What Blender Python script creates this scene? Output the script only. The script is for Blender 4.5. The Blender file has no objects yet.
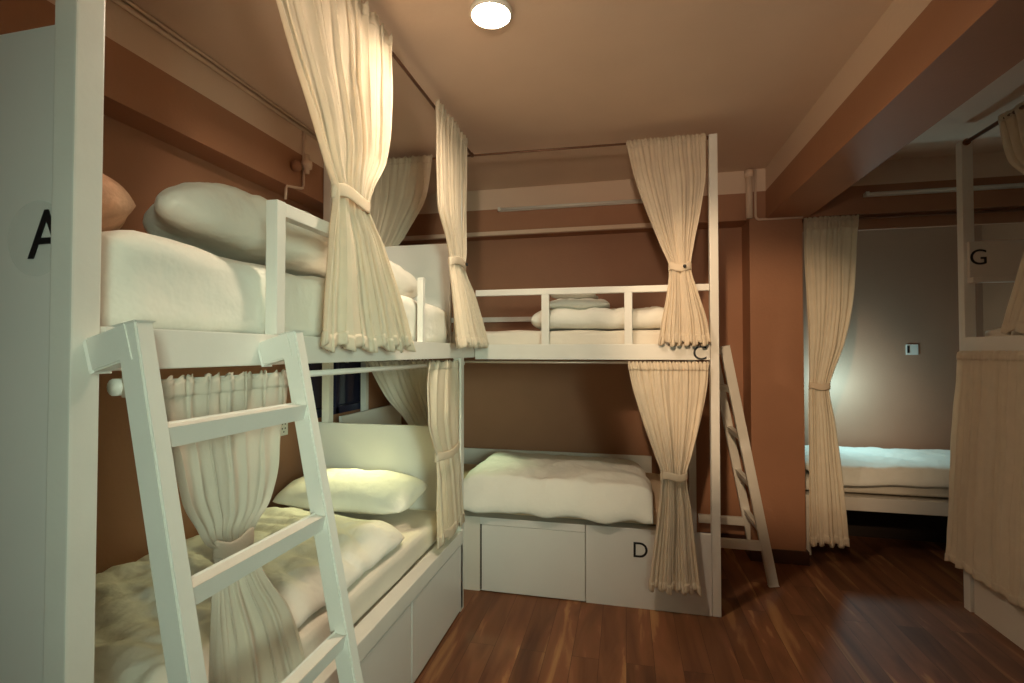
import bpy, bmesh, math, random
from mathutils import Vector, Matrix, noise
import numpy as np

random.seed(7)
S = bpy.context.scene
COL = S.collection
PI = math.pi

# ------------------------------------------------------------------ materials
def mat(name, color, rough=0.5, bump=0.0, bscale=40.0, var=0.0, vscale=3.0, spec=0.5,
        translucent=0.0, transparent=0.0, emit=None, estr=0.0, metallic=0.0, weave=False):
    m = bpy.data.materials.new(name); m.use_nodes = True
    nt = m.node_tree; N = nt.nodes; L = nt.links
    b = N['Principled BSDF']; out = N['Material Output']
    b.inputs['Roughness'].default_value = rough
    b.inputs['Metallic'].default_value = metallic
    b.inputs['Specular IOR Level'].default_value = spec
    tc = N.new('ShaderNodeTexCoord')
    colsock = None
    if var > 0:
        n = N.new('ShaderNodeTexNoise'); n.inputs['Scale'].default_value = vscale
        n.inputs['Detail'].default_value = 5
        L.new(tc.outputs['Object'], n.inputs['Vector'])
        r = N.new('ShaderNodeValToRGB')
        r.color_ramp.elements[0].position = 0.3; r.color_ramp.elements[1].position = 0.7
        r.color_ramp.elements[0].color = tuple(c * (1 - var) for c in color) + (1,)
        r.color_ramp.elements[1].color = tuple(min(1, c * (1 + var)) for c in color) + (1,)
        L.new(n.outputs['Fac'], r.inputs['Fac']); colsock = r.outputs['Color']
        L.new(colsock, b.inputs['Base Color'])
    else:
        b.inputs['Base Color'].default_value = tuple(color) + (1,)
    nrm = None
    if bump > 0:
        n2 = N.new('ShaderNodeTexNoise'); n2.inputs['Scale'].default_value = bscale
        n2.inputs['Detail'].default_value = 3
        L.new(tc.outputs['Object'], n2.inputs['Vector'])
        bp = N.new('ShaderNodeBump'); bp.inputs['Strength'].default_value = bump
        bp.inputs['Distance'].default_value = 0.01
        L.new(n2.outputs['Fac'], bp.inputs['Height'])
        nrm = bp.outputs['Normal']; L.new(nrm, b.inputs['Normal'])
    if emit:
        b.inputs['Emission Color'].default_value = tuple(emit) + (1,)
        b.inputs['Emission Strength'].default_value = estr
    cur = b.outputs['BSDF']
    if translucent > 0:
        t = N.new('ShaderNodeBsdfTranslucent')
        if colsock: L.new(colsock, t.inputs['Color'])
        else: t.inputs['Color'].default_value = tuple(color) + (1,)
        if nrm: L.new(nrm, t.inputs['Normal'])
        mx = N.new('ShaderNodeMixShader'); mx.inputs['Fac'].default_value = translucent
        L.new(cur, mx.inputs[1]); L.new(t.outputs['BSDF'], mx.inputs[2]); cur = mx.outputs['Shader']
    if transparent > 0:
        t = N.new('ShaderNodeBsdfTransparent')
        mx = N.new('ShaderNodeMixShader'); mx.inputs['Fac'].default_value = transparent
        L.new(cur, mx.inputs[1]); L.new(t.outputs['BSDF'], mx.inputs[2]); cur = mx.outputs['Shader']
    L.new(cur, out.inputs['Surface'])
    return m

def wall_paint(name, tan, cream, zline):
    """tan wall paint that changes to cream above a painted line at height zline"""
    m = mat(name, tan, 0.6, bump=0.12, bscale=60, var=0.07, vscale=2.0)
    nt = m.node_tree; N = nt.nodes; L = nt.links
    b = N['Principled BSDF']; tc = N['Texture Coordinate']
    src = b.inputs['Base Color'].links[0].from_socket
    sp = N.new('ShaderNodeSeparateXYZ'); L.new(tc.outputs['Object'], sp.inputs[0])
    gt = N.new('ShaderNodeMath'); gt.operation = 'GREATER_THAN'; gt.inputs[1].default_value = zline
    L.new(sp.outputs['Z'], gt.inputs[0])
    mx = N.new('ShaderNodeMix'); mx.data_type = 'RGBA'
    L.new(gt.outputs[0], mx.inputs['Factor']); L.new(src, mx.inputs['A'])
    mx.inputs['B'].default_value = tuple(cream) + (1,)
    L.new(mx.outputs['Result'], b.inputs['Base Color'])
    return m

def floor_wood():
    m = bpy.data.materials.new('plank_floor'); m.use_nodes = True
    nt = m.node_tree; N = nt.nodes; L = nt.links; b = N['Principled BSDF']
    tc = N.new('ShaderNodeTexCoord')
    mp = N.new('ShaderNodeMapping'); mp.inputs['Rotation'].default_value = (0, 0, PI / 2)
    L.new(tc.outputs['Object'], mp.inputs['Vector'])
    br = N.new('ShaderNodeTexBrick')
    br.inputs['Scale'].default_value = 1.0
    br.inputs['Brick Width'].default_value = 0.95; br.inputs['Row Height'].default_value = 0.118
    br.inputs['Mortar Size'].default_value = 0.0009; br.inputs['Mortar Smooth'].default_value = 0.1
    br.inputs['Color1'].default_value = (0, 0, 0, 1); br.inputs['Color2'].default_value = (1, 1, 1, 1)
    br.inputs['Mortar'].default_value = (0.4, 0.4, 0.4, 1); br.offset = 0.37
    L.new(mp.outputs['Vector'], br.inputs['Vector'])
    # grain stretched along the planks
    mg = N.new('ShaderNodeMapping'); mg.inputs['Scale'].default_value = (6.5, 0.95, 1)
    L.new(tc.outputs['Object'], mg.inputs['Vector'])
    off = N.new('ShaderNodeVectorMath'); off.operation = 'MULTIPLY_ADD'
    off.inputs[1].default_value = (13, 7, 0)
    L.new(br.outputs['Color'], off.inputs[0]); L.new(mg.outputs['Vector'], off.inputs[2])
    n1 = N.new('ShaderNodeTexNoise'); n1.inputs['Scale'].default_value = 1.6; n1.inputs['Detail'].default_value = 6
    n1.inputs['Distortion'].default_value = 0.7
    L.new(off.outputs[0], n1.inputs['Vector'])
    rp = N.new('ShaderNodeValToRGB'); e = rp.color_ramp.elements
    e[0].position = 0.28; e[0].color = (0.11, 0.040, 0.020, 1)
    e[1].position = 0.74; e[1].color = (0.40, 0.21, 0.09, 1)
    q = e.new(0.50); q.color = (0.19, 0.078, 0.034, 1)
    q = e.new(0.585); q.color = (0.22, 0.085, 0.040, 1)
    q = e.new(0.64); q.color = (0.33, 0.16, 0.068, 1)
    L.new(n1.outputs['Fac'], rp.inputs['Fac'])
    hv = N.new('ShaderNodeHueSaturation')
    mr = N.new('ShaderNodeMapRange'); mr.inputs['To Min'].default_value = 0.78; mr.inputs['To Max'].default_value = 1.2
    L.new(br.outputs['Color'], mr.inputs['Value']); L.new(mr.outputs['Result'], hv.inputs['Value'])
    L.new(rp.outputs['Color'], hv.inputs['Color'])
    mx = N.new('ShaderNodeMix'); mx.data_type = 'RGBA'
    L.new(br.outputs['Fac'], mx.inputs['Factor']); L.new(hv.outputs['Color'], mx.inputs['A'])
    mx.inputs['B'].default_value = (0.05, 0.02, 0.01, 1)
    L.new(mx.outputs['Result'], b.inputs['Base Color'])
    b.inputs['Roughness'].default_value = 0.55
    b.inputs['Specular IOR Level'].default_value = 0.35
    bp = N.new('ShaderNodeBump'); bp.inputs['Strength'].default_value = 0.15; bp.inputs['Distance'].default_value = 0.004
    bp.invert = True
    L.new(br.outputs['Fac'], bp.inputs['Height']); L.new(bp.outputs['Normal'], b.inputs['Normal'])
    return m

TAN = (0.40, 0.195, 0.11); CREAM = (0.76, 0.58, 0.45)
M = {}
M['floor'] = floor_wood()
M['wall'] = wall_paint('tan_wall_paint', TAN, CREAM, 2.40)
M['wall_taupe'] = mat('taupe_wall_paint', (0.42, 0.24, 0.16), 0.6, bump=0.12, bscale=60, var=0.06, vscale=2.0)
M['ceiling'] = mat('cream_ceiling_paint', CREAM, 0.7, bump=0.06, bscale=50, var=0.03)
M['beam_tan'] = wall_paint('tan_beam_paint', TAN, CREAM, 2.40)
M['skirting'] = mat('dark_skirting', (0.07, 0.03, 0.02), 0.4, var=0.2)
M['steel'] = mat('white_painted_steel', (0.82, 0.80, 0.74), 0.33, bump=0.03, bscale=90, var=0.03, vscale=8)
M['board'] = mat('white_laminate_board', (0.80, 0.78, 0.74), 0.28, bump=0.015, bscale=25, var=0.025, vscale=3)
M['warm_board'] = mat('warm_laminate_board', (0.78, 0.72, 0.64), 0.3, bump=0.02, bscale=25, var=0.03, vscale=3)  # a little warmer and darker than the white board
M['curtain'] = mat('cream_cotton_curtain', (0.93, 0.83, 0.68), 0.9, bump=0.12, bscale=170, var=0.03, vscale=14, spec=0.05, translucent=0.38)
M['sheer'] = mat('sheer_white_curtain', (0.90, 0.84, 0.74), 0.9, bump=0.1, bscale=170, var=0.03, vscale=12, spec=0.05, translucent=0.42, transparent=0.07)
M['linen'] = mat('white_bed_linen', (0.86, 0.84, 0.76), 0.85, bump=0.75, bscale=15, var=0.025, vscale=6, spec=0.15)
M['sheet'] = mat('off_white_mattress_cover', (0.80, 0.74, 0.64), 0.85, bump=0.4, bscale=18, var=0.03, vscale=5, spec=0.15)
M['tan_cover'] = mat('tan_mattress_cover', (0.66, 0.50, 0.34), 0.85, bump=0.2, bscale=120, var=0.06, vscale=6, spec=0.1)
M['blanket'] = mat('brown_patterned_blanket', (0.64, 0.40, 0.27), 0.95, bump=0.4, bscale=70, var=0.30, vscale=14, spec=0.05)
M['black'] = mat('black_vinyl', (0.012, 0.012, 0.014), 0.45, var=0.1)
M['gap_shade'] = mat('painted_gap_shade', (0.03, 0.018, 0.012), 0.8, var=0.1)  # near-black colour standing in for shade in the slit and under the bed
M['navy'] = mat('navy_window_frame', (0.018, 0.022, 0.06), 0.45, var=0.15)
M['pane_dark'] = mat('dark_evening_glass', (0.03, 0.03, 0.06), 0.12, var=0.2, vscale=2)
M['pane_pale'] = mat('frosted_pale_glass', (0.55, 0.68, 0.68), 0.35, var=0.05, emit=(0.5, 0.75, 0.78), estr=0.16)
M['plastic'] = mat('white_plastic', (0.82, 0.80, 0.74), 0.35, var=0.02)
M['metal'] = mat('dull_metal_rod', (0.55, 0.47, 0.38), 0.4, metallic=0.6, var=0.08, vscale=20)
M['brownrod'] = mat('brown_metal_rod', (0.20, 0.10, 0.06), 0.4, metallic=0.4, var=0.08, vscale=20)
M['lamp'] = mat('glowing_lamp_diffuser', (1, 0.95, 0.8), 0.4, emit=(1.0, 0.80, 0.58), estr=420.0)
M['clear'] = mat('clear_sticker', (0.80, 0.82, 0.80), 0.15, var=0.02, transparent=0.9)
M['ladderwood'] = M['steel']

# ------------------------------------------------------------------ mesh helpers
def newbm(): return bmesh.new()

def box(bm, lo, hi, bevel=0.0, rot=None, pivot=None):
    lo = Vector(lo); hi = Vector(hi); c = (lo + hi) / 2; d = hi - lo
    r = bmesh.ops.create_cube(bm, size=1.0)
    vs = r['verts']
    for v in vs: v.co = Vector((v.co.x * d.x, v.co.y * d.y, v.co.z * d.z)) + c
    if bevel > 0:
        es = list({e for v in vs for e in v.link_edges})
        rb = bmesh.ops.bevel(bm, geom=es, offset=bevel, segments=2, affect='EDGES', profile=0.7)
        vs = list({v for f in rb['faces'] for v in f.verts} | {v for v in vs if v.is_valid})
    if rot is not None:
        p = Vector(pivot) if pivot is not None else c
        for v in vs: v.co = rot @ (v.co - p) + p
    return vs

def bar(bm, p0, p1, w, h, up=(0, 0, 1), bevel=0.003):
    """rectangular bar from p0 to p1; w across (side), h along the 'up' direction"""
    p0 = Vector(p0); p1 = Vector(p1); z = (p1 - p0).normalized()
    u = Vector(up); y = (u - u.dot(z) * z).normalized(); x = y.cross(z)
    r = bmesh.ops.create_cube(bm, size=1.0); vs = r['verts']; ln = (p1 - p0).length
    c = (p0 + p1) / 2
    for v in vs: v.co = c + x * (v.co.x * w) + y * (v.co.y * h) + z * (v.co.z * ln)
    if bevel > 0:
        es = list({e for v in vs for e in v.link_edges})
        bmesh.ops.bevel(bm, geom=es, offset=bevel, segments=2, affect='EDGES', profile=0.7)

def tube(bm, pts, r, seg=12):
    pts = [Vector(p) for p in pts]; rings = []
    n = len(pts)
    for i, p in enumerate(pts):
        if i == 0: t = pts[1] - p
        elif i == n - 1: t = p - pts[i - 1]
        else: t = (pts[i + 1] - p).normalized() + (p - pts[i - 1]).normalized()
        t.normalize()
        a = Vector((0, 0, 1)) if abs(t.z) < 0.9 else Vector((1, 0, 0))
        x = t.cross(a).normalized(); y = t.cross(x)
        rr = r if not isinstance(r, (list, tuple)) else r[i]
        rings.append([bm.verts.new(p + (x * math.cos(2 * PI * k / seg) + y * math.sin(2 * PI * k / seg)) * rr) for k in range(seg)])
    for a, b in zip(rings, rings[1:]):
        for k in range(seg): bm.faces.new((a[k], a[(k + 1) % seg], b[(k + 1) % seg], b[k]))
    bm.faces.new(rings[0]); bm.faces.new(rings[-1][::-1])

def lathe(bm, prof, c, axis='z', seg=32):
    """profile [(r, h)] spun about an axis through c"""
    c = Vector(c); rings = []
    for r, h in prof:
        ring = []
        for k in range(seg):
            a = 2 * PI * k / seg; u, v = r * math.cos(a), r * math.sin(a)
            d = {'z': (u, v, h), 'y': (u, h, v), 'x': (h, u, v)}[axis]
            ring.append(bm.verts.new(c + Vector(d)))
        rings.append(ring)
    for a, b in zip(rings, rings[1:]):
        for k in range(seg): bm.faces.new((a[k], a[(k + 1) % seg], b[(k + 1) % seg], b[k]))
    bm.faces.new(rings[0]); bm.faces.new(rings[-1][::-1])

def root_of(o):
    p = o
    while p.parent: p = p.parent
    return p

def obj(name, bm, material, parent=None, smooth=False, solid=0.0, base=None):
    bmesh.ops.recalc_face_normals(bm, faces=bm.faces[:])
    me = bpy.data.meshes.new(name)
    o = bpy.data.objects.new(name, me); COL.objects.link(o)
    if parent is not None:
        off = root_of(parent).location.copy()
        o.parent = parent
    else:
        if base is None:
            xs = [v.co for v in bm.verts]
            off = Vector(((min(v.x for v in xs) + max(v.x for v in xs)) / 2,
                          (min(v.y for v in xs) + max(v.y for v in xs)) / 2, min(v.z for v in xs)))
        else: off = Vector(base)
        o.location = off
    for v in bm.verts: v.co -= off
    if smooth:
        for f in bm.faces: f.smooth = True
    bm.to_mesh(me); bm.free()
    me.materials.append(material)
    if solid:
        md = o.modifiers.new('thickness', 'SOLIDIFY'); md.thickness = solid; md.offset = 0
    return o

def tag(o, label, cat, group=None):
    o['label'] = label; o['category'] = cat
    if group: o['group'] = group
    return o

def thing(name, label, cat, loc, group=None):
    o = bpy.data.objects.new(name, None); COL.objects.link(o)
    o.location = loc; o.empty_display_size = 0.1
    return tag(o, label, cat, group)

def struct(name, bm, material, label=None, smooth=False):
    o = obj(name, bm, material, base=(0, 0, 0), smooth=smooth)
    o['kind'] = 'structure'
    return o

def boxobj(name, lo, hi, material, parent=None, bevel=0.004):
    bm = newbm(); box(bm, lo, hi, bevel)
    return obj(name, bm, material, parent)

def letter(ch, center, size, normal, parent):
    """flat letter of slight thickness standing on a surface; normal '-y' or '+x'"""
    cu = bpy.data.curves.new('letter', 'FONT'); cu.body = ch; cu.size = size; cu.extrude = 0.0008
    cu.align_x = 'CENTER'; cu.align_y = 'CENTER'
    t = bpy.data.objects.new('letter_curve', cu); COL.objects.link(t)
    dg = bpy.context.evaluated_depsgraph_get(); dg.update()
    me = bpy.data.meshes.new_from_object(t.evaluated_get(dg))
    bpy.data.objects.remove(t)
    bm = newbm(); bm.from_mesh(me); bpy.data.meshes.remove(me)
    c = Vector(center)
    mn = Vector([min(v.co[i] for v in bm.verts) for i in range(3)]); mxx = Vector([max(v.co[i] for v in bm.verts) for i in range(3)])
    mid = (mn + mxx) / 2
    for v in bm.verts:
        q = v.co - mid
        v.co = c + (Vector((q.x, -q.z, q.y)) if normal == '-y' else Vector((q.z, q.x, q.y)))
    o = obj('letter', bm, M['black'], parent)
    o['label'] = 'black capital letter ' + ch
    return o

# ------------------------------------------------------------------ soft things
def pch(xs, ys, x):
    """monotone cubic interpolation (xs increasing)"""
    n = len(xs)
    if x <= xs[0]: return ys[0]
    if x >= xs[-1]: return ys[-1]
    h = [xs[i + 1] - xs[i] for i in range(n - 1)]
    d = [(ys[i + 1] - ys[i]) / h[i] for i in range(n - 1)]
    m = [d[0]] + [0 if d[i - 1] * d[i] <= 0 else 2 * d[i - 1] * d[i] / (d[i - 1] + d[i]) for i in range(1, n - 1)] + [d[-1]]
    for i in range(n - 1):
        if x <= xs[i + 1]:
            t = (x - xs[i]) / h[i]
            return ((1 + 2 * t) * (1 - t) ** 2 * ys[i] + t * (1 - t) ** 2 * h[i] * m[i]
                    + t * t * (3 - 2 * t) * ys[i + 1] + t * t * (t - 1) * h[i] * m[i + 1])

def soft(name, corners, thick, material, parent=None, p=6.0, amp=0.012, scale=(5, 5, 5), seed=0, nu=70, nv=70,
         fn=None, wr=0.0, wdir=(1, 0, 0), wfreq=9.0, rnd=0.07, edge_lo=0.5):
    """a filled cloth body: corners a,b,c,d of its middle sheet (a->b is u, a->d is v)"""
    a, b, c, d = [Vector(q) for q in corners]
    bm = newbm(); grids = {}
    so = Vector((seed * 7.3, seed * 3.1, seed * 1.7)); wd = Vector(wdir)
    for s in (1, -1):
        g = []
        for j in range(nv + 1):
            row = []
            for i in range(nu + 1):
                if s == -1 and (i in (0, nu) or j in (0, nv)):
                    row.append(grids[1][j][i]); continue
                u, v = i / nu, j / nv
                # ease towards borders so rounded edges get enough vertices
                u = u + 0.045 * math.sin(4 * PI * u) * -1; v = v + 0.045 * math.sin(4 * PI * v) * -1
                cu_, cv_ = 2 * u - 1, 2 * v - 1
                ur, vr = 0.5 + 0.5 * cu_ * (1 - rnd * cv_ ** 4), 0.5 + 0.5 * cv_ * (1 - rnd * cu_ ** 4)
                P = a * (1 - ur) * (1 - vr) + b * ur * (1 - vr) + c * ur * vr + d * (1 - ur) * vr
                uu, vv = abs(2 * u - 1), abs(2 * v - 1)
                e = (max(0, 1 - uu ** p) * max(0, 1 - vv ** p)) ** 0.5
                q = Vector((P.x * scale[0], P.y * scale[1], P.z * scale[2])) + so
                nz = noise.fractal(q, 0.9, 2.1, 4) * amp
                if wr:
                    ph = wd.dot(P) * wfreq + 2.2 * noise.noise(q * 0.6)
                    nz += wr * (abs(math.sin(ph)) - 0.5) * (0.4 + 0.8 * abs(noise.noise(q * 0.45 + Vector((3, 9, 1)))))
                h = thick * (edge_lo if s == -1 else 1 - edge_lo) * e
                z = s * h + (nz * (0.35 + 0.65 * e) if s == 1 else nz * 0.3)
                P = P + Vector((noise.noise(q * 1.3) * amp, noise.noise(q * 1.3 + Vector((5, 5, 5))) * amp, z))
                if fn: P = fn(P, u, v, s)
                row.append(bm.verts.new(P))
            g.append(row)
        grids[s] = g
    for s in (1, -1):
        g = grids[s]
        for j in range(nv):
            for i in range(nu):
                f = (g[j][i], g[j][i + 1], g[j + 1][i + 1], g[j + 1][i])
                try: bm.faces.new(f if s == 1 else f[::-1])
                except ValueError: pass
    return obj(name, bm, material, parent, smooth=True)

def slab(name, lo, hi, material, parent=None, r=0.02, amp=0.006, seed=1, cuts=24):
    """mattress: a rounded block with slightly uneven faces"""
    lo = Vector(lo); hi = Vector(hi); bm = newbm(); d = hi - lo; c = (lo + hi) / 2
    bmesh.ops.create_cube(bm, size=1)
    bmesh.ops.subdivide_edges(bm, edges=bm.edges[:], cuts=cuts, use_grid_fill=True)
    so = Vector((seed * 5.1, seed, 0))
    for v in bm.verts:
        P = Vector((v.co.x * d.x, v.co.y * d.y, v.co.z * d.z))
        inner = Vector([max(-d[i] / 2 + r, min(d[i] / 2 - r, P[i])) for i in range(3)])
        q = P - inner
        n = q.normalized() if q.length > 1e-6 else Vector((0, 0, 0))
        if q.length > 1e-6: P = inner + n * r
        nz = noise.fractal((P + c) * 6 + so, 1.0, 2.0, 3)
        if P.z > -d.z / 2 + 0.01: P += n * nz * amp
        v.co = P + c
    return obj(name, bm, material, parent, smooth=True)

def curtain(label, axis, fixed, rows, folds, tie=None, material=None, group='bunk bed curtains', seed=0, nsgn=1,
            button=False, header=0.03, hem=True, sharp=1.5, hemdip=0.012):
    """rows: (z, u0, u1, fold amplitude, offset along normal), top to bottom; axis 'x': runs along X at Y=fixed, 'y': along Y at X=fixed"""
    material = material or M['curtain']
    rows = sorted(rows, key=lambda r: r[0]); zs = [r[0] for r in rows]
    cols = list(zip(*rows))
    def at(z): return [pch(zs, cols[k], z) for k in (1, 2, 3, 4)]
    z0, z1 = zs[0], zs[-1]
    def W(u, n, z): return Vector((u, fixed + n, z)) if axis == 'x' else Vector((fixed + n, u, z))
    u0, u1, am, of = at(z1)
    root = thing('curtain', label, 'curtain', W((u0 + u1) / 2, of, z0), group)
    nu = int(folds * 12); nz = 110
    bm = newbm(); grid = []
    for j in range(nz + 1):
        t = j / nz; z = z1 + (z0 - z1) * t
        u0, u1, am, of = at(z)
        row = []
        w = u1 - u0
        for i in range(nu + 1):
            s = i / nu
            ph = 2 * PI * folds * (s + 0.022 * math.sin(7 * s + seed) + 0.35 / folds * noise.noise(Vector((s * folds * 0.5, z * 1.3, seed))))
            big = noise.noise(Vector((s * folds * 0.42 + seed * 3.7, z * 0.8, seed)))
            a = am * (0.75 + 1.0 * noise.noise(Vector((s * folds * 0.8, z * 0.9, seed + 11))))
            sn = math.sin(ph)
            n = a * 0.31 * sn + am * 0.13 * math.sin(ph * 2.37 + 4 * big + seed) + am * 0.75 * big
            # fine gathers just under the heading tape
            hd = max(0, 1 - (z1 - z) / 0.16)
            n += hd * 0.007 * math.sin(ph * 2.6 + 1)
            n += 0.003 * noise.noise(Vector((s * 9, z * 7, seed + 4)))
            du = 0.22 * w / folds * math.cos(ph) * min(1, am / 0.02)
            lean = w * 0.02 * noise.noise(Vector((s * 2, z * 2.5, seed + 2)))
            zz = z
            if t > 0.9: zz += (t - 0.9) / 0.1 * (hemdip * math.sin(ph * 0.5 + seed) + 0.6 * hemdip * big)
            if t < 0.04: zz += (0.04 - t) / 0.04 * 0.006 * math.sin(ph * 2.6)
            edge = min(1, s / 0.04, (1 - s) / 0.04)
            row.append(bm.verts.new(W(u0 + s * w + (du + lean) * edge, nsgn * (of + n), zz)))
        grid.append(row)
    for j in range(nz):
        for i in range(nu):
            bm.faces.new((grid[j][i], grid[j][i + 1], grid[j + 1][i + 1], grid[j + 1][i]))
    gco = [[v.co.copy() for v in r_] for r_ in grid]
    pan = obj('curtain_panel', bm, material, root, smooth=True, solid=0.0022)
    for nm, ra_, rb_, th in (('hem', nz - max(3, int(nz * 0.05 / (z1 - z0))), nz, 0.0075), ('heading', 1, max(4, int(nz * 0.045 / (z1 - z0))), 0.006)):
        hb = newbm(); hv = [[hb.verts.new(gco[k][i]) for i in range(nu + 1)] for k in range(ra_, rb_ + 1)]
        for k in range(len(hv) - 1):
            for i in range(nu): hb.faces.new((hv[k][i], hv[k][i + 1], hv[k + 1][i + 1], hv[k + 1][i]))
        obj(nm, hb, material, root, smooth=True, solid=th)
    if tie is not None:
        u0, u1, am, of = at(tie)
        tb = newbm(); c = (u0 + u1) / 2; ra = (u1 - u0) / 2 + 0.002; rb = am * 0.72 + 0.006; seg = 40
        prof = [(0, -0.019), (0.001, -0.014), (0.0015, 0), (0.001, 0.014), (0, 0.019)]
        rings = []
        for k in range(seg):
            a = 2 * PI * k / seg; ring = []
            for e, h in prof:
                ring.append(tb.verts.new(W(c + (ra + e) * math.cos(a), nsgn * of + (rb + e) * math.sin(a),
                                           tie + h + 0.006 * math.sin(a * 3 + seed) + 0.02 * ra * math.cos(a) * (-1) ** seed)))
            rings.append(ring)
        for k in range(seg):
            A, B = rings[k], rings[(k + 1) % seg]
            for q in range(len(prof) - 1): tb.faces.new((A[q], A[q + 1], B[q + 1], B[q]))
        tbo = obj('tieback', tb, material, root, smooth=True, solid=0.003)
        if button:
            bb = newbm()
            sg = -1 if axis == 'x' else 1
            pos = W(c + ra * 0.35, nsgn * of + sg * (rb + 0.012), tie)
            lathe(bb, [(0.001, -0.006), (0.008, -0.005), (0.009, 0.0), (0.008, 0.005), (0.001, 0.006)], pos, 'y' if axis == 'x' else 'x', 14)
            bo = obj('button', bb, M['black'], tbo, smooth=True); bo['label'] = 'small dark button'
    return root

def rod(label, p0, p1, r=0.008, material=None, brackets=True, group='curtain rods'):
    root = thing('curtain_rod', label, 'curtain rod', (Vector(p0) + Vector(p1)) / 2, group)
    bm = newbm(); tube(bm, [p0, p1], r, 12); obj('rod', bm, material or M['metal'], root, smooth=True)
    d = (Vector(p1) - Vector(p0)).normalized()
    for q, s in ((Vector(p0), 1), (Vector(p1), -1)):
        b = newbm(); tube(b, [q - d * s * 0.004, q + d * s * 0.012], r * 1.7, 14)
        obj('end_cap', b, material or M['metal'], root, smooth=True)
    return root

# ------------------------------------------------------------------ the setting
XL, XR = -1.82, 2.75
YF, YB = -1.6, 3.75          # wall behind the camera, wall behind the far bunk
YA = 4.65                    # back of the alcove
ZC = 2.55
bm = newbm(); box(bm, (XL - 0.1, YF - 0.1, -0.1), (XR + 0.1, YA + 0.1, 0)); struct('floor', bm, M['floor'])
bm = newbm(); box(bm, (XL - 0.1, YF - 0.1, ZC), (XR + 0.1, YA + 0.1, ZC + 0.1)); struct('ceiling', bm, M['ceiling'])
# left wall with the window opening (y 2.5..3.3, z 0.95..2.15)
WY0, WY1, WZ0, WZ1 = 2.50, 3.30, 0.95, 2.15
bm = newbm()
box(bm, (XL - 0.12, YF - 0.1, 0), (XL, WY0, ZC)); box(bm, (XL - 0.12, WY1, 0), (XL, YB + 0.1, ZC))
box(bm, (XL - 0.12, WY0, 0), (XL, WY1, WZ0)); box(bm, (XL - 0.12, WY0, WZ1), (XL, WY1, ZC))
struct('wall_left', bm, M['wall'])
bm = newbm(); box(bm, (XL, YB, 0), (0.82, YB + 0.12, ZC)); struct('wall_back', bm, M['wall'])
bm = newbm(); box(bm, (XR, YF - 0.1, 0), (XR + 0.12, YA + 0.1, ZC)); struct('wall_right', bm, M['wall'])
bm = newbm(); box(bm, (1.0, YA, 0), (XR, YA + 0.12, ZC)); struct('wall_alcove', bm, M['wall_taupe'])
bm = newbm(); box(bm, (0.80, 3.53, 0), (1.115, YA, ZC), 0.004); struct('wall_column', bm, M['wall'])
# wall behind the camera, with a tall window
bm = newbm()
FX0, FX1, FZ0, FZ1 = 0.7, 1.9, 0.9, 2.2
box(bm, (XL, YF - 0.12, 0), (FX0, YF, ZC)); box(bm, (FX1, YF - 0.12, 0), (XR, YF, ZC))
box(bm, (FX0, YF - 0.12, 0), (FX1, YF, FZ0)); box(bm, (FX0, YF - 0.12, FZ1), (FX1, YF, ZC))
struct('wall_front', bm, M['wall'])
# bulkheads and beams
bm = newbm(); box(bm, (XL, 3.55, 2.22), (0.80, YB, ZC), 0.003); struct('beam_back', bm, M['beam_tan'])
bm = newbm(); box(bm, (1.115, 3.55, 2.22), (XR, 3.78, ZC), 0.003); struct('beam_alcove', bm, M['beam_tan'])
bm = newbm(); box(bm, (XL, YF, 2.20), (-1.68, 3.55, ZC), 0.003); struct('beam_left', bm, M['beam_tan'])
bm = newbm(); box(bm, (0.90, YF, 2.215), (1.155, 3.55, ZC), 0.003); struct('beam_ceiling', bm, M['beam_tan'])
bm = newbm(); box(bm, (XL, 3.535, 2.205), (0.30, 3.575, 2.235), 0.006); struct('trim_1', bm, M['ceiling'])
bm = newbm(); box(bm, (1.115, 3.60, 2.13), (XR, 3.622, 2.22), 0.002); struct('trim_2', bm, M['beam_tan'])
# skirting
bm = newbm(); box(bm, (0.785, 3.515, 0), (1.13, 3.53, 0.085), 0.003); box(bm, (1.115, 3.53, 0), (1.13, 4.6, 0.085), 0.003); box(bm, (0.785, 3.53, 0), (0.80, 3.75, 0.085), 0.003)
struct('baseboard_column', bm, M['skirting'])
bm = newbm(); box(bm, (1.13, YA - 0.015, 0), (XR, YA, 0.085), 0.003); struct('baseboard_alcove', bm, M['skirting'])
bm = newbm(); box(bm, (0.5, YB - 0.015, 0), (0.785, YB, 0.085), 0.003); struct('baseboard_back', bm, M['skirting'])

# window in the left wall beyond the near bunk
bm = newbm()
x0, x1 = XL - 0.07, XL + 0.012
for lo, hi in (((x0, WY0, WZ0), (x1, WY0 + 0.045, WZ1)), ((x0, WY1 - 0.045, WZ0), (x1, WY1, WZ1)),
               ((x0, WY0, WZ0), (x1, WY1, WZ0 + 0.045)), ((x0, WY0, WZ1 - 0.045), (x1, WY1, WZ1)),
               ((x0, WY0, 1.30), (x1, WY1, 1.345)), ((x0, WY0, 1.975), (x1, WY1, 2.01)),
               ((x0, 2.88, WZ0), (x1, 2.92, WZ1))):
    box(bm, lo, hi, 0.003)
w = struct('window_1', bm, M['navy'])
for nm, a, b_, mm in (('pane', WZ0 + 0.045, 1.30, M['pane_dark']), ('pane', 1.345, 1.975, M['pane_pale']), ('pane', 2.01, WZ1 - 0.045, M['pane_dark'])):
    for ya, yb in ((WY0 + 0.045, 2.88), (2.92, WY1 - 0.045)):
        bm = newbm(); box(bm, (XL - 0.045, ya, a), (XL - 0.035, yb, b_)); obj(nm, bm, mm, w)
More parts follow.
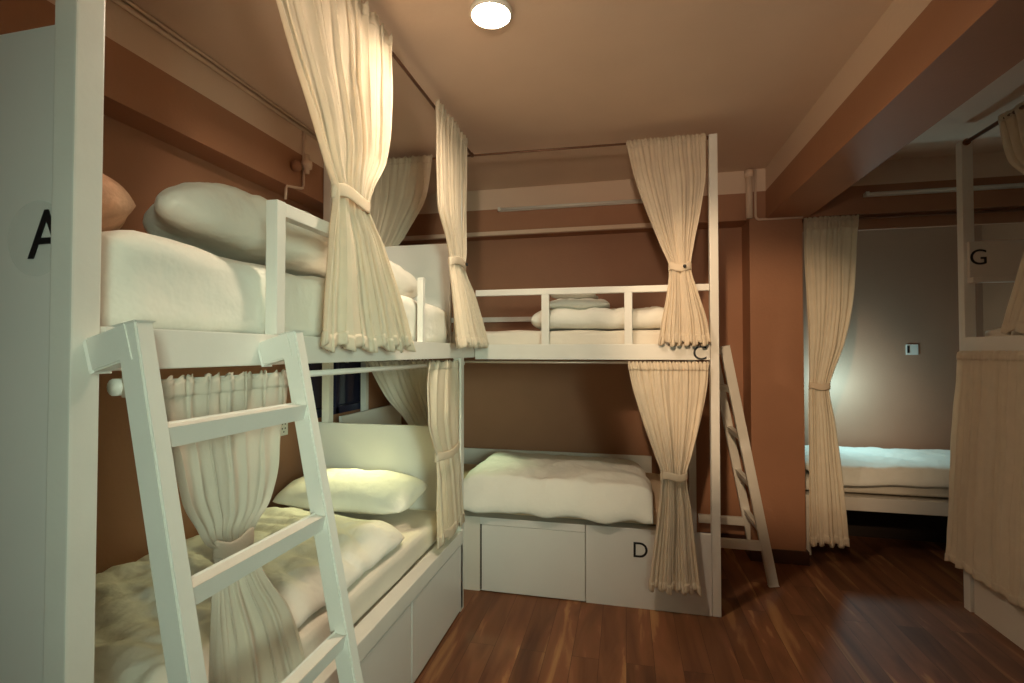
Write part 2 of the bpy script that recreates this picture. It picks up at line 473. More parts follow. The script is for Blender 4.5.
# window behind the camera
bm = newbm()
y0, y1 = YF - 0.09, YF + 0.015
for lo, hi in (((FX0, y0, FZ0), (FX0 + 0.05, y1, FZ1)), ((FX1 - 0.05, y0, FZ0), (FX1, y1, FZ1)), ((FX0, y0, FZ0), (FX1, y1, FZ0 + 0.05)),
               ((FX0, y0, FZ1 - 0.05), (FX1, y1, FZ1)), ((1.275, y0, FZ0), (1.325, y1, FZ1))):
    box(bm, lo, hi, 0.003)
w2 = struct('window_2', bm, M['plastic'])
for xa, xb in ((FX0 + 0.05, 1.275), (1.325, FX1 - 0.05)):
    bm = newbm(); box(bm, (xa, YF - 0.06, FZ0 + 0.05), (xb, YF - 0.05, FZ1 - 0.05)); obj('pane', bm, M['pane_pale'], w2)

# ------------------------------------------------------------------ near bunk (A / B) along the left wall
XA = -0.837                       # its aisle face
A = thing('bunk_bed', 'white steel bunk bed along the left wall, tall letter A panel at its near end', 'bunk bed', (-1.32, 1.6, 0), 'bunk beds')
PW = 0.045
for (px, py, zt) in ((XA - 0.049, 0.607, 2.50), (XA - PW, 2.50, 2.50), (-1.80, 0.612, 2.2), (-1.674, 2.527, 2.44)):
    boxobj('post', (px, py, 0), (px + PW, py + PW, zt), M['steel'], A, 0.003)
boxobj('post', (-1.795, 3.165, 0.93), (-1.755, 3.205, 1.32), M['steel'], A, 0.003)
# near end panel, full height, carrying the letter
ep = boxobj('end_panel', (-1.755, 0.622, 0.0), (XA - PW, 0.640, 1.885), M['board'], A, 0.002)
bm = newbm(); lathe(bm, [(0.001, 0), (0.062, 0), (0.062, -0.0008), (0.001, -0.0008)], (-0.935, 0.6215, 1.535), 'y', 32)
st = obj('sticker', bm, M['clear'], ep); st['label'] = 'round clear sticker behind the letter A'
letter('A', (-0.9125, 0.6195, 1.541), 0.115, '-y', ep)
# side rails
boxobj('side_rail', (XA - PW, 0.657, 1.318), (XA, 2.50, 1.392), M['steel'], A, 0.003)
boxobj('side_rail', (-1.80, 0.657, 1.318), (-1.755, 2.765, 1.392), M['steel'], A, 0.003)
boxobj('end_rail', (-1.755, 0.64, 1.318), (XA - PW, 0.68, 1.392), M['steel'], A, 0.003)
boxobj('end_rail', (-1.755, 2.515, 1.318), (XA - PW, 2.545, 1.392), M['steel'], A, 0.003)
boxobj('side_rail', (XA - PW, 2.545, 1.318), (XA, 2.735, 1.392), M['steel'], A, 0.003)
boxobj('bed_deck', (-1.755, 0.68, 1.345), (XA - PW, 2.515, 1.372), M['board'], A, 0.002)
# headboards at the far end
boxobj('headboard', (-1.75, 2.50, 1.392), (-0.90, 2.522, 1.925), M['board'], A, 0.004)
boxobj('headboard', (-1.755, 2.50, 0.42), (-0.90, 2.522, 0.955), M['board'], A, 0.004)
# guard rail
bm = newbm()
box(bm, (XA - 0.033, 1.072, 1.392), (XA, 1.104, 1.728), 0.003)
box(bm, (XA - 0.032, 1.1045, 1.692), (XA - 0.001, 1.52, 1.727), 0.003)
box(bm, (XA - 0.030, 1.492, 1.392), (XA - 0.004, 1.5195, 1.6915), 0.003)
obj('guard_rail', bm, M['steel'], A)
boxobj('guard_post', (XA - 0.030, 1.995, 1.392), (XA - 0.004, 2.020, 1.668), M['steel'], A, 0.003)
# storage base
bx = boxobj('storage_base', (-1.755, 0.657, 0.0), (XA - 0.02, 2.545, 0.405), M['warm_board'], A, 0.003)
boxobj('bed_lip', (XA - 0.06, 0.657, 0.352), (XA + 0.004, 2.53, 0.418), M['steel'], A, 0.004)
for ya, yb in ((0.665, 1.255), (1.265, 1.88), (1.892, 2.53)):
    boxobj('drawer_front', (XA - 0.022, ya, 0.012), (XA, yb, 0.346), M['board'], A, 0.003)
boxobj('hinge_plate', (XA - 0.018, 0.70, 1.270), (XA - 0.006, 0.73, 1.318), M['metal'], A, 0.002)

# ladder hooked over the rail
def near_ladder():
    root = thing('ladder', 'pale steel ladder leaning from the near bunk rail, left foreground', 'ladder', (-0.6, 0.85, 0), 'bunk ladders')
    lean = 0.205
    def P(z, y): return Vector((-0.762 + (1.392 - z) * lean, y, z))
    for y in (0.643, 1.028):
        bm = newbm(); bar(bm, P(1.395, y), P(0.004, y), 0.032, 0.042, up=(1, 0, lean))
        obj('stringer', bm, M['steel'], root)
        hk = newbm()
        top = P(1.372, y); b = Vector((XA + 0.0015, y, 1.352))
        bar(hk, top + Vector((0.004, 0, -0.004)), b + Vector((0, 0, -0.008)), 0.03, 0.056, up=(0, 0, 1))
        obj('hook', hk, M['steel'], root)
    for z in (1.215, 0.968, 0.710, 0.45, 0.20):
        bm = newbm(); p = P(z, 0); bar(bm, (p.x, 0.659, z), (p.x, 1.012, z), 0.028, 0.028, up=(lean, 0, 1))
        obj('rung', bm, M['steel'], root)
    return root
near_ladder()

# bedding on the near upper bunk
def mattressA():
    m = slab('mattress', (-1.745, 0.70, 1.374), (-0.885, 2.47, 1.582), M['linen'], r=0.05, amp=0.014, seed=3)
    return tag(m, 'thick white mattress on the near upper bunk, under the folded duvet', 'mattress', 'mattresses')
mattressA()
def bendroll(P, u, v, s):
    # the roll sags to the mattress along its far half
    return P + Vector((0, 0, 0.015 * math.sin(u * 5)))
d = soft('duvet', ((-0.985, 0.89, 1.694), (-0.985, 2.42, 1.674), (-1.42, 2.44, 1.664), (-1.42, 1.21, 1.710)), 0.175, M['linen'],
         p=6, amp=0.030, scale=(5, 3.6, 5), seed=4, nu=150, nv=70, fn=bendroll, wr=0.009, wdir=(0.55, 1.0, 0), wfreq=24, edge_lo=0.42)
tag(d, 'white folded duvet lying along the top of the near upper mattress', 'duvet', 'duvets')
d = soft('blanket', ((-1.00, 0.69, 1.662), (-1.02, 0.875, 1.668), (-1.58, 1.13, 1.70), (-1.60, 0.70, 1.69)), 0.16, M['blanket'],
         p=3.0, amp=0.02, scale=(6, 6, 6), seed=9, nu=40, nv=40)
tag(d, 'rumpled brown blanket behind the near end of the upper duvet', 'blanket')

# bedding on the near lower bunk
m = slab('mattress', (-1.75, 0.70, 0.408), (-0.90, 2.47, 0.535), M['sheet'], r=0.035, amp=0.006, seed=5)
tag(m, 'off-white mattress on the near lower bunk, under pillow and open duvet', 'mattress', 'mattresses')
def spillB(P, u, v, s):
    # the aisle edge droops over the mattress edge
    if P.x > -1.02: P.z -= (P.x + 1.02) ** 1.5 * 0.9
    return P
d = soft('duvet', ((-1.72, 0.72, 0.585), (-0.93, 0.72, 0.585), (-0.90, 2.03, 0.59), (-1.70, 2.12, 0.585)), 0.085, M['linen'],
         p=7, amp=0.022, scale=(6, 6, 4), seed=6, nu=120, nv=150, fn=spillB, wr=0.022, wdir=(0.35, 1, 0), wfreq=26, edge_lo=0.42)
tag(d, 'crumpled white duvet spread over the near lower bunk', 'duvet', 'duvets')
pl = soft('pillow', ((-1.72, 2.14, 0.610), (-1.00, 2.15, 0.605), (-0.97, 2.45, 0.665), (-1.70, 2.45, 0.665)), 0.155, M['linen'],
          p=2.6, amp=0.014, scale=(5, 5, 5), seed=8, nu=64, nv=44, edge_lo=0.35)
tag(pl, 'plump white pillow against the white headboard of the near lower bunk', 'pillow')

# ------------------------------------------------------------------ far bunk (C / D) along the back wall
YC = 2.74
Cb = thing('bunk_bed', 'white steel bunk bed along the back wall with letters C and D', 'bunk bed', (-0.6, 3.2, 0), 'bunk beds')
boxobj('post', (0.430, YC, 0), (0.472, YC + 0.045, 2.482), M['steel'], Cb, 0.003)
boxobj('post', (0.428, 3.66, 0), (0.476, 3.70, 1.75), M['steel'], Cb, 0.003)
sr = boxobj('side_rail', (XA + 0.001, YC, 1.307), (0.428, YC + 0.045, 1.391), M['steel'], Cb, 0.003)
letter('C', (0.378, YC - 0.001, 1.345), 0.105, '-y', sr)
boxobj('side_rail', (-1.745, YC + 0.02, 1.318), (XA - 0.05, YC + 0.05, 1.388), M['steel'], Cb, 0.003)
boxobj('side_rail', (-1.745, 3.66, 1.312), (0.428, 3.70, 1.388), M['steel'], Cb, 0.003)
boxobj('end_rail', (0.436, YC + 0.045, 1.312), (0.47, 3.66, 1.388), M['steel'], Cb, 0.003)
boxobj('bed_deck', (-1.745, YC + 0.05, 1.335), (0.434, 3.655, 1.365), M['board'], Cb, 0.002)
bm = newbm()
box(bm, (XA + 0.002, YC + 0.005, 1.668), (0.428, YC + 0.035, 1.703), 0.003)
for xx in (-0.432, 0.018): box(bm, (xx - 0.021, YC + 0.006, 1.388), (xx + 0.021, YC + 0.034, 1.67), 0.003)
obj('guard_rail', bm, M['steel'], Cb)
bm = newbm(); box(bm, (-1.745, 3.665, 1.575), (0.428, 3.695, 1.612), 0.003)
for xx in (-1.72, -0.6, 0.40): box(bm, (xx - 0.015, 3.668, 1.388), (xx + 0.015, 3.692, 1.58), 0.003)
obj('back_rail', bm, M['steel'], Cb)
boxobj('headboard', (-1.735, YC + 0.06, 0.41), (-1.715, 3.65, 0.95), M['board'], Cb, 0.003)
boxobj('back_board', (-1.70, 3.675, 0.41), (0.18, 3.695, 0.612), M['board'], Cb, 0.003)
# base with a flush door at the left and the lettered panel at the right
boxobj('storage_base', (-0.99, YC + 0.018, 0), (0.28, 3.65, 0.41), M['warm_board'], Cb, 0.002)
boxobj('storage_base', (-1.745, YC + 0.03, 0), (-0.995, 3.65, 0.41), M['warm_board'], Cb, 0.002)
boxobj('front_panel', (-0.99, YC, 0.0), (-0.806, YC + 0.018, 0.415), M['warm_board'], Cb, 0.002)
boxobj('front_panel', (-0.806, YC, 0.375), (-0.215, YC + 0.018, 0.415), M['board'], Cb, 0.002)
boxobj('cupboard_door', (-0.795, YC - 0.001, 0.006), (-0.215, YC + 0.017, 0.373), M['board'], Cb, 0.003)
boxobj('slit_shade', (-0.806, YC + 0.012, 0.006), (-0.795, YC + 0.018, 0.375), M['gap_shade'], Cb, 0.0)  # dark strip painted as the shade inside the door slit
fp = boxobj('front_panel', (-0.211, YC, 0.0), (0.428, YC + 0.018, 0.415), M['board'], Cb, 0.002)
letter('D', (0.075, YC - 0.001, 0.306), 0.115, '-y', fp)

rt = thing('ladder', 'white steel ladder leaning on the right end of the back bunk beside the tan column', 'ladder', (0.7, 3.4, 0), 'bunk ladders')
def R(z, y): return Vector((0.828 - z * 0.182, y, z))
for y in (3.17, 3.60):
    bm = newbm(); bar(bm, R(1.385, y), R(0.004, y), 0.040, 0.052, up=(1, 0, 0.18)); obj('stringer', bm, M['steel'], rt)
for z in (1.12, 0.84, 0.56, 0.30):
    bm = newbm(); p = R(z, 0); bar(bm, (p.x, 3.187, z), (p.x, 3.583, z), 0.028, 0.028, up=(-0.18, 0, 1)); obj('rung', bm, M['steel'], rt)
for y in (3.17, 3.60):
    bm = newbm(); p = R(0.225, y); bar(bm, (0.479, y, 0.225), (p.x - 0.018, y, 0.225), 0.03, 0.052); obj('strut', bm, M['steel'], rt)
    bm = newbm(); p = R(1.35, y); bar(bm, (0.472, y, 1.35), (p.x - 0.018, y, 1.35), 0.03, 0.03); obj('hook', bm, M['steel'], rt)

m = slab('mattress', (-1.70, YC + 0.055, 1.367), (0.42, 3.64, 1.470), M['sheet'], r=0.03, amp=0.008, seed=11)
tag(m, 'pale mattress on the upper back bunk behind the guard rail', 'mattress', 'mattresses')
d = soft('duvet', ((-0.55, 2.80, 1.531), (0.40, 2.80, 1.531), (0.40, 3.35, 1.53), (-0.55, 3.35, 1.53)), 0.12, M['linen'],
         p=9, amp=0.020, scale=(6, 5, 6), seed=12, nu=110, nv=60, wr=0.020, wdir=(1, 0.3, 0), wfreq=20, edge_lo=0.46)
tag(d, 'folded white duvet on the upper back bunk, bottom of the stack behind the guard rail', 'duvet', 'duvets')
d = soft('quilt', ((-0.47, 2.83, 1.625), (-0.08, 2.83, 1.62), (-0.10, 3.25, 1.63), (-0.47, 3.25, 1.63)), 0.07, M['linen'],
         p=4, amp=0.016, scale=(7, 6, 7), seed=13, nu=60, nv=44, wr=0.008, wdir=(0.6, 0.8, 0), wfreq=18)
tag(d, 'smaller folded white quilt in the middle of the stack on the upper back bunk', 'quilt', 'duvets')
d = soft('pillow', ((-0.43, 2.90, 1.690), (-0.16, 2.90, 1.682), (-0.16, 3.22, 1.69), (-0.43, 3.22, 1.695)), 0.052, M['linen'],
         p=3, amp=0.012, scale=(7, 6, 7), seed=14, nu=44, nv=36)
tag(d, 'small flat white pillow on top of the folded stack on the upper back bunk', 'pillow')

m = slab('mattress', (-1.69, YC + 0.06, 0.413), (0.27, 3.655, 0.505), M['tan_cover'], r=0.025, amp=0.006, seed=15)
tag(m, 'tan covered mattress on the lower back bunk showing under the white duvet', 'mattress', 'mattresses')
def dropD(P, u, v, s):
    if P.y < 2.80: P.z -= (2.80 - P.y) * 1.15
    P.x += 0.04 * (v) * -1 * u
    return P
d = soft('duvet', ((-0.95, 2.705, 0.578), (0.160, 2.705, 0.562), (0.150, 3.60, 0.556), (-0.97, 3.60, 0.566)), 0.125, M['linen'],
         rnd=0.025, p=9, amp=0.018, scale=(5, 4, 5), seed=16, nu=110, nv=80, fn=dropD, wr=0.006, wdir=(1, 0.5, 0), wfreq=20, edge_lo=0.45)
tag(d, 'thick white duvet folded flat on the lower back bunk above the letter D', 'duvet', 'duvets')

# ------------------------------------------------------------------ right hand bunk (G)
XG = 1.74
G = thing('bunk_bed', 'shadowed bunk bed at the right edge with a letter G board', 'bunk bed', (2.2, 2.2, 0), 'bunk beds')
boxobj('post', (XG, 3.08, 0), (XG + 0.05, 3.13, 2.47), M['steel'], G, 0.003)
boxobj('post', (2.69, 3.08, 0), (2.735, 3.125, 2.2), M['steel'], G, 0.003)
boxobj('post', (XG, 1.15, 0), (XG + 0.05, 1.20, 2.47), M['steel'], G, 0.003)
boxobj('post', (2.69, 1.15, 0), (2.735, 1.195, 2.2), M['steel'], G, 0.003)
hb = boxobj('headboard', (XG + 0.014, 3.058, 1.735), (2.69, 3.079, 1.925), M['warm_board'], G, 0.004)
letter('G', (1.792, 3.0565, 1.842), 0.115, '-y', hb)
boxobj('headboard_ledge', (XG + 0.014, 3.035, 1.708), (2.69, 3.079, 1.7345), M['warm_board'], G, 0.004)
boxobj('side_rail', (XG, 1.20, 1.345), (XG + 0.045, 3.08, 1.425), M['steel'], G, 0.003)
boxobj('end_rail', (XG + 0.05, 3.085, 1.345), (2.69, 3.115, 1.425), M['steel'], G, 0.003)
boxobj('side_rail', (2.69, 1.20, 1.345), (2.735, 3.08, 1.425), M['steel'], G, 0.003)
boxobj('bed_deck', (XG + 0.045, 1.20, 1.36), (2.69, 3.085, 1.39), M['board'], G, 0.002)
boxobj('storage_base', (XG + 0.012, 1.20, 0), (2.69, 3.07, 0.42), M['warm_board'], G, 0.003)
m = slab('mattress', (1.80, 1.25, 1.392), (2.68, 3.06, 1.47), M['sheet'], r=0.03, amp=0.006, seed=21)
tag(m, 'shadowed mattress on the upper right bunk below the letter G', 'mattress', 'mattresses')
d = soft('duvet', ((1.83, 2.55, 1.53), (2.55, 2.55, 1.53), (2.55, 3.04, 1.56), (1.90, 3.04, 1.56)), 0.14, M['blanket'], p=3, amp=0.02, scale=(5, 5, 5), seed=22, nu=50, nv=40, edge_lo=0.4)
tag(d, 'brown bedding heaped on the upper right bunk under the G board', 'blanket')

# ------------------------------------------------------------------ alcove bed
E = thing('bed', 'low single bed in the alcove behind the right curtain', 'bed', (2.0, 4.1, 0))
boxobj('side_rail', (1.145, 3.69, 0.315), (2.70, 3.73, 0.40), M['warm_board'], E, 0.004)
boxobj('bed_deck', (1.145, 3.73, 0.34), (2.70, 4.60, 0.385), M['warm_board'], E, 0.003)
boxobj('side_rail', (1.145, 4.60, 0.315), (2.70, 4.63, 0.40), M['warm_board'], E, 0.003)
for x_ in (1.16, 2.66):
    for y_ in (3.70, 4.58): boxobj('leg', (x_, y_, 0), (x_ + 0.04, y_ + 0.04, 0.32), M['warm_board'], E, 0.003)
boxobj('underbed_shade', (1.2, 4.15, 0.0), (2.66, 4.17, 0.34), M['gap_shade'], E, 0.002)  # added dark sheet standing in for the shade under the bed
m = slab('mattress', (1.15, 3.78, 0.402), (2.69, 4.60, 0.485), M['sheet'], r=0.03, amp=0.006, seed=25)
tag(m, 'cream mattress on the alcove bed with dark space beneath', 'mattress', 'mattresses')
def foldE(P, u, v, s):
    if P.y < 3.79: P.z -= (3.79 - P.y) * 0.9
    return P
d = soft('duvet', ((1.18, 3.70, 0.545), (2.62, 3.76, 0.545), (2.62, 4.56, 0.555), (1.18, 4.56, 0.555)), 0.09, M['linen'],
         p=7, amp=0.018, scale=(4, 4, 4), seed=26, nu=90, nv=70, fn=foldE, wr=0.012, wdir=(0.8, 0.6, 0), wfreq=14, edge_lo=0.45)
tag(d, 'pale duvet spread on the alcove bed below the light switch', 'duvet', 'duvets')
sw = thing('light_switch', 'small white light switch on the alcove wall', 'light switch', (2.255, YA, 1.33))
boxobj('switch_plate', (2.215, YA - 0.010, 1.325), (2.300, YA, 1.410), M['plastic'], sw, 0.003)
k = boxobj('rocker', (2.222, YA - 0.014, 1.340), (2.236, YA - 0.010, 1.398), M['black'], sw, 0.001); k['label'] = 'dark rocker strip'

# ------------------------------------------------------------------ curtain rods
rod('thin curtain rod running above the near bunk under the ceiling', (XA - 0.012, 0.66, 2.47), (XA - 0.012, 2.72, 2.475), 0.007, M['brownrod'])
rod('thin curtain rod running above the back bunk from corner to tall post', (-1.66, YC + 0.02, 2.500), (0.428, YC + 0.02, 2.472), 0.006, M['brownrod'])
rod('curtain rod under the near upper bunk rail behind the ladder', (XA - 0.03, 0.70, 1.288), (XA - 0.03, 2.60, 1.288), 0.009, M['steel'])
rod('curtain rod under the back upper bunk rail', (-1.66, YC + 0.02, 1.293), (0.425, YC + 0.02, 1.290), 0.007, M['metal'])
rod('dark curtain rod across the alcove opening below the beam', (1.118, 3.575, 2.200), (2.70, 3.575, 2.200), 0.008, M['brownrod'])
rod('dark curtain rod above the right bunk from its end post', (XG + 0.02, 3.08, 2.455), (XG + 0.02, 1.22, 2.455), 0.010, M['brownrod'])
rod('curtain rod under the rail of the right bunk', (XG - 0.012, 3.10, 1.335), (XG - 0.012, 1.22, 1.335), 0.008, M['brownrod'])

# ------------------------------------------------------------------ curtains
Y_ = XA - 0.012
curtain('long cream curtain tied at mid height in front of the near upper mattress', 'y', Y_, [
    (2.50, 0.90, 1.66, 0.022, 0.018), (2.40, 0.95, 1.66, 0.022, 0.018), (2.22, 1.04, 1.645, 0.026, 0.02), (2.02, 1.17, 1.60, 0.03, 0.025), (1.88, 1.25, 1.50, 0.032, 0.03),
    (1.82, 1.285, 1.475, 0.030, 0.032), (1.70, 1.25, 1.56, 0.03, 0.045), (1.55, 1.215, 1.66, 0.032, 0.055), (1.36, 1.19, 1.78, 0.034, 0.06)],
    11, tie=1.815, seed=1, sharp=1.2)
curtain('cream curtain with a buttoned tie at the inner corner of the two bunks', 'y', Y_, [
    (2.50, 2.13, 2.56, 0.018, 0.017), (2.30, 2.12, 2.56, 0.02, 0.017), (2.05, 2.14, 2.56, 0.024, 0.015), (1.86, 2.27, 2.535, 0.028, 0.02),
    (1.80, 2.30, 2.52, 0.026, 0.02), (1.65, 2.26, 2.60, 0.028, 0.05), (1.38, 2.20, 2.71, 0.03, 0.105)],
    10, tie=1.80, seed=2, button=True, sharp=1.2)
curtain('cream curtain tied beside the tall post at the right end of the upper back bunk', 'x', YC + 0.02, [
    (2.487, 0.010, 0.415, 0.014, -0.015), (2.30, 0.05, 0.415, 0.018, -0.015), (2.10, 0.115, 0.39, 0.024, -0.012), (1.90, 0.19, 0.35, 0.028, -0.02), (1.79, 0.228, 0.335, 0.028, -0.03),
    (1.66, 0.215, 0.365, 0.028, -0.045), (1.50, 0.185, 0.41, 0.03, -0.055), (1.39, 0.17, 0.425, 0.032, -0.058)],
    12, tie=1.79, seed=3, button=True)
curtain('dim cream curtain in the far left corner above the back bunk headboard', 'x', YC + 0.02, [
    (2.51, -1.60, -1.10, 0.014, -0.015), (2.30, -1.60, -1.13, 0.018, -0.010), (2.05, -1.60, -1.27, 0.022, 0), (1.85, -1.58, -1.40, 0.024, 0), (1.65, -1.60, -1.36, 0.026, 0), (1.40, -1.62, -1.30, 0.026, 0)],
    9, tie=1.85, seed=4)
curtain('sheer white curtain tied behind the near ladder over the lower bunk', 'y', XA - 0.03, [
    (1.300, 0.765, 1.13, 0.016, 0.019), (1.24, 0.765, 1.125, 0.020, 0.022), (1.14, 0.785, 1.085, 0.020, 0.035), (1.06, 0.80, 1.07, 0.018, 0.042), (1.0, 0.835, 1.045, 0.018, 0.040), (0.955, 0.868, 1.005, 0.018, 0.032),
    (0.93, 0.895, 0.995, 0.018, 0.028), (0.86, 0.885, 1.015, 0.022, 0.034), (0.70, 0.87, 1.12, 0.026, 0.045), (0.46, 0.855, 1.20, 0.028, 0.06)],
    7, tie=0.93, seed=5, material=M['sheer'], sharp=1.0)
curtain('narrow cream curtain bunched at the far end of the near lower bunk', 'y', XA - 0.03, [
    (1.305, 2.09, 2.47, 0.020, 0.014), (1.20, 2.05, 2.48, 0.028, 0.022), (1.05, 2.04, 2.45, 0.030, 0.03), (0.93, 2.10, 2.45, 0.028, 0.03), (0.87, 2.14, 2.45, 0.026, 0.03),
    (0.75, 2.15, 2.47, 0.024, 0.034), (0.46, 2.16, 2.53, 0.022, 0.036)],
    4, tie=0.87, seed=6, sharp=1.0)
curtain('cream curtain tied in front of the lettered D panel, hanging to the base', 'x', YC - 0.018, [
    (1.295, 0.015, 0.415, 0.012, -0.012), (1.20, 0.03, 0.41, 0.015, -0.014), (1.0, 0.085, 0.375, 0.02, -0.016), (0.82, 0.145, 0.33, 0.026, -0.024), (0.715, 0.178, 0.302, 0.026, -0.034),
    (0.55, 0.165, 0.325, 0.026, -0.034), (0.35, 0.14, 0.345, 0.026, -0.036), (0.135, 0.115, 0.37, 0.027, -0.04)],
    13, tie=0.715, seed=8)
curtain('see-through cream curtain in the far left corner of the lower back bunk', 'x', YC + 0.02, [
    (1.300, -1.52, -1.09, 0.012, -0.015), (1.20, -1.47, -1.08, 0.015, -0.010), (1.08, -1.40, -1.07, 0.018, 0), (0.95, -1.28, -1.06, 0.02, 0), (0.85, -1.22, -1.06, 0.02, 0), (0.60, -1.26, -1.05, 0.022, 0)],
    9, tie=0.85, seed=7, material=M['sheer'])
curtain('gold-lit curtain tied at the alcove opening beside the tan column', 'x', 3.575, [
    (2.215, 1.135, 1.445, 0.014, -0.017), (2.05, 1.135, 1.435, 0.02, -0.01), (1.70, 1.145, 1.41, 0.026, -0.018), (1.42, 1.155, 1.36, 0.028, -0.024), (1.20, 1.155, 1.285, 0.026, -0.028),
    (1.12, 1.15, 1.265, 0.025, -0.03), (0.90, 1.145, 1.295, 0.026, -0.034), (0.50, 1.14, 1.335, 0.028, -0.036), (0.13, 1.135, 1.355, 0.028, -0.036)],
    8, tie=1.13, seed=9)
curtain('dark tied curtain at the right picture edge above the right bunk rail', 'y', XG + 0.02, [
    (2.475, 2.30, 2.84, 0.018, 0.0), (2.25, 2.34, 2.78, 0.02, 0.0), (2.10, 2.42, 2.64, 0.022, 0.0), (2.02, 2.46, 2.60, 0.022, 0.0), (1.85, 2.42, 2.67, 0.022, 0.0), (1.60, 2.38, 2.77, 0.024, -0.01), (1.44, 2.36, 2.82, 0.024, -0.02)],
    9, tie=2.02, seed=10)
curtain('brown-lit curtain drawn across the lower right bunk', 'y', XG - 0.012, [
    (1.350, 2.30, 3.08, 0.012, -0.014), (1.22, 2.30, 3.09, 0.02, -0.014), (0.90, 2.30, 3.14, 0.026, -0.014), (0.55, 2.30, 3.18, 0.028, -0.016), (0.215, 2.30, 3.22, 0.03, -0.016)],
    16, tie=None, seed=11)

# ------------------------------------------------------------------ fittings
lp = (-0.454, 1.675)
L_ = thing('ceiling_light', 'small round glowing light on the ceiling', 'ceiling light', (lp[0], lp[1], ZC))
bm = newbm(); lathe(bm, [(0.0665, 0.0), (0.0735, 0.0), (0.0735, -0.018), (0.070, -0.022), (0.0665, -0.020), (0.0665, 0.0)], (lp[0], lp[1], ZC), 'z', 40)
obj('trim_ring', bm, M['plastic'], L_, smooth=True)
bm = newbm(); lathe(bm, [(0.001, -0.0005), (0.066, -0.0005), (0.066, -0.0025), (0.050, -0.003), (0.025, -0.003), (0.001, -0.003)], (lp[0], lp[1], ZC), 'z', 40)
obj('diffuser', bm, M['lamp'], L_, smooth=True)

for lab, xa, xb, z in (('thin unlit tube light batten on the bulkhead above the back bunk', -0.90, 0.16, 2.388),
                       ('thin unlit tube light batten on the beam above the alcove', 1.47, 2.45, 2.335)):
    t = thing('tube_light', lab, 'tube light', ((xa + xb) / 2, 3.55, z), 'tube lights')
    bm = newbm(); box(bm, (xa, 3.528, z - 0.012), (xb, 3.5495, z + 0.012), 0.003); obj('batten', bm, M['plastic'], t)
    bm = newbm(); tube(bm, [(xa + 0.02, 3.517, z), (xb - 0.02, 3.517, z)], 0.010, 14); obj('tube', bm, M['plastic'], t, smooth=True)
    for xx in (xa, xb - 0.02): boxobj('end_cap', (xx, 3.506, z - 0.014), (xx + 0.02, 3.528, z + 0.014), M['plastic'], t, 0.003)

t = thing('drain_pipe', 'cream pipe running down from the ceiling at the column edge', 'pipe', (0.785, 3.51, 2.2))
bm = newbm(); tube(bm, [(0.795, 3.505, 2.22), (0.795, 3.505, 2.50)], 0.021, 18); obj('pipe', bm, M['ceiling'], t, smooth=True)
bm = newbm(); tube(bm, [(0.795, 3.505, 2.49), (0.795, 3.505, 2.535)], 0.027, 18); obj('collar', bm, M['ceiling'], t, smooth=True)
t = thing('conduit', 'thin conduit bent along the top of the tan column', 'conduit', (0.95, 3.52, 2.2))
bm = newbm(); tube(bm, [(0.835, 3.518, 2.54), (0.835, 3.518, 2.235), (0.84, 3.518, 2.222), (0.853, 3.518, 2.212), (1.115, 3.518, 2.212)], 0.008, 12); obj('conduit_run', bm, M['ceiling'], t, smooth=True)

t = thing('conduit', 'conduit with valve bracket on the left beam above the guard rail', 'conduit', (-1.67, 2.38, 2.1))
xx = -1.67
bm = newbm(); tube(bm, [(xx, 2.34, 2.54), (xx, 2.34, 2.24), (xx, 2.335, 2.222), (xx, 2.32, 2.215), (xx, 2.21, 2.192), (xx, 2.20, 2.18), (xx, 2.197, 2.12)], 0.007, 12); obj('conduit_run', bm, M['ceiling'], t, smooth=True)
bm = newbm(); lathe(bm, [(0.001, -0.02), (0.026, -0.018), (0.028, 0.0), (0.026, 0.02), (0.001, 0.022)], (xx + 0.02, 2.34, 2.345), 'z', 20); tube(bm, [(xx + 0.02, 2.34, 2.30), (xx + 0.02, 2.34, 2.40)], 0.013, 14)
obj('valve', bm, M['ceiling'], t, smooth=True)
bm = newbm(); lathe(bm, [(0.001, -0.02), (0.026, -0.02), (0.030, 0.0), (0.026, 0.014), (0.001, 0.016)], (xx + 0.012, 2.265, 2.315), 'x', 20); obj('junction_box', bm, M['wall'], t, smooth=True)
t = thing('conduit', 'long cable conduit along the ceiling edge of the left beam', 'conduit', (-1.66, 1.0, 2.53))
bm = newbm(); tube(bm, [(-1.668, -1.5, 2.535), (-1.668, 3.5, 2.535)], 0.010, 12); obj('conduit_run', bm, M['ceiling'], t, smooth=True)
bm = newbm(); tube(bm, [(-1.645, -1.5, 2.542), (-1.645, 3.5, 2.542)], 0.006, 10); obj('cable', bm, M['ceiling'], t, smooth=True)

t = thing('wall_socket', 'small white wall socket on the left wall seen behind the near ladder', 'socket', (XL, 2.36, 0.93))
boxobj('socket_plate', (XL, 2.32, 0.895), (XL + 0.010, 2.42, 0.99), M['plastic'], t, 0.003)
bm = newbm()
for dy, dz in ((-0.012, 0.012), (0.012, 0.012), (0, 0.030), (-0.012, -0.012), (0.012, -0.012), (0, -0.03)):
    lathe(bm, [(0.001, 0), (0.0045, 0), (0.0045, 0.0008), (0.001, 0.0008)], (XL + 0.010, 2.385 + dy, 0.945 + dz), 'x', 10)
obj('socket_holes', bm, M['black'], t)

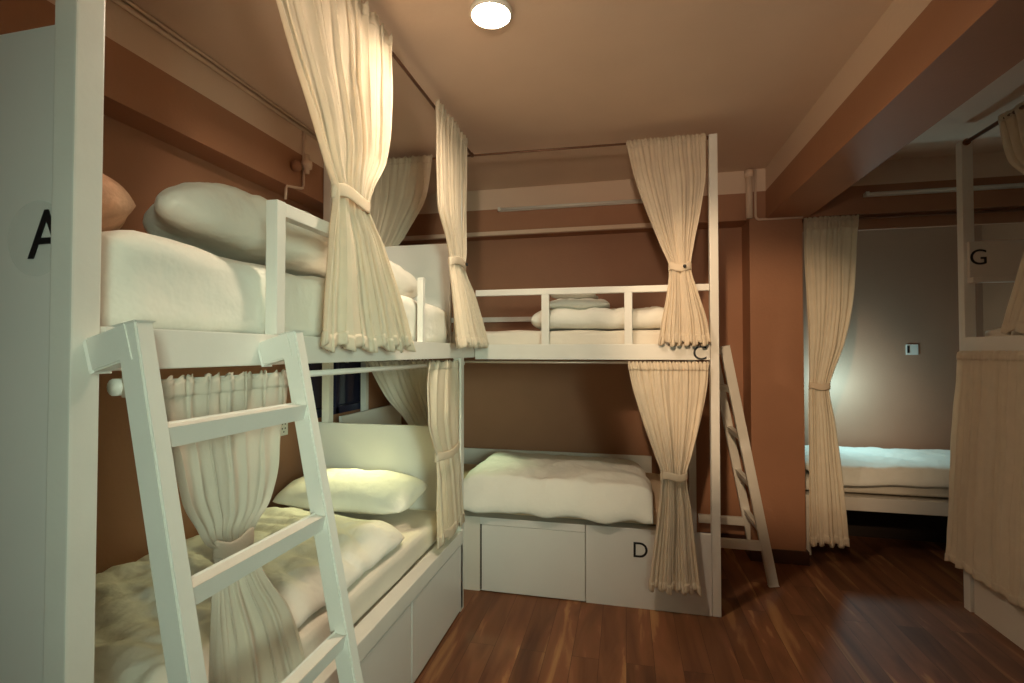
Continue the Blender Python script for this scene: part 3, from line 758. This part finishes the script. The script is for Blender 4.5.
# ------------------------------------------------------------------ light
def light(kind, name, loc, energy, color, size=0.1, rot=None, **kw):
    l = bpy.data.lights.new(name, kind); l.energy = energy; l.color = color
    if kind == 'AREA':
        l.shape = 'RECTANGLE'; l.size = size; l.size_y = kw.get('size_y', size)
    elif kind in ('POINT', 'SPOT'):
        l.shadow_soft_size = size
        if kind == 'SPOT': l.spot_size = kw.get('cone', 1.5); l.spot_blend = 0.7
    o = bpy.data.objects.new(name, l); COL.objects.link(o); o.location = loc
    if rot: o.rotation_euler = rot
    return o
def aim(o, target):
    d = Vector(target) - o.location; o.rotation_euler = d.to_track_quat('-Z', 'Y').to_euler()

# daylight through the window behind the camera
a = light('AREA', 'window_daylight', (1.3, YF + 0.03, 1.55), 8.8, (0.78, 1.0, 0.78), 0.9, size_y=1.1); aim(a, (-0.72, 1.35, 1.15)); a.data.spread = math.radians(42)
# added fill light behind the camera, no known lamp, brightens the ceiling
a = light('SPOT', 'ceiling_fill_behind', (-0.05, -0.9, 1.75), 112, (1.0, 0.80, 0.58), 0.08, cone=1.0); aim(a, (-0.22, 1.7, 2.75))
# ceiling spot behind the camera turned towards the column at the back
a = light('SPOT', 'ceiling_spot_behind', (-0.25, -0.5, 2.48), 290, (1.0, 0.70, 0.42), 0.05, cone=0.47); aim(a, (0.86, 3.5, 1.15))
# bunk reading lamps
a = light('SPOT', 'reading_lamp_near_lower', (-1.38, 2.44, 1.12), 13.5, (1.0, 0.98, 0.50), 0.03, cone=1.75); aim(a, (-1.22, 1.90, 0.45))
a = light('SPOT', 'reading_lamp_back_lower', (-1.10, 3.25, 1.22), 9.0, (0.78, 1.0, 0.58), 0.03, cone=1.1); aim(a, (-0.92, 3.1, 0.6))
light('POINT', 'reading_lamp_alcove', (1.68, 4.36, 1.08), 9.5, (0.48, 0.92, 1.0), 0.05)

wd = bpy.data.worlds.new('world'); S.world = wd; wd.use_nodes = True
wd.node_tree.nodes['Background'].inputs['Color'].default_value = (0.05, 0.04, 0.06, 1)
wd.node_tree.nodes['Background'].inputs['Strength'].default_value = 0.3

# ------------------------------------------------------------------ camera
f = 500.0; yaw = math.atan(113 / f); pitch = math.atan(10.5 / f * math.cos(yaw))
cam = bpy.data.cameras.new('camera'); co = bpy.data.objects.new('camera', cam); COL.objects.link(co)
cam.sensor_width = 36.0; cam.lens = f / 1024 * 36.0; cam.clip_start = 0.02
co.location = (0, 0, 1.35); co.rotation_euler = (PI / 2 + pitch, 0, yaw)
S.camera = co

S.view_settings.view_transform = 'Standard'; S.view_settings.look = 'None'
S.view_settings.gamma = 1.0; S.view_settings.use_curve_mapping = False
S.view_settings.exposure = 0.0
S.cycles.max_bounces = 10
S.cycles.transparent_max_bounces = 12
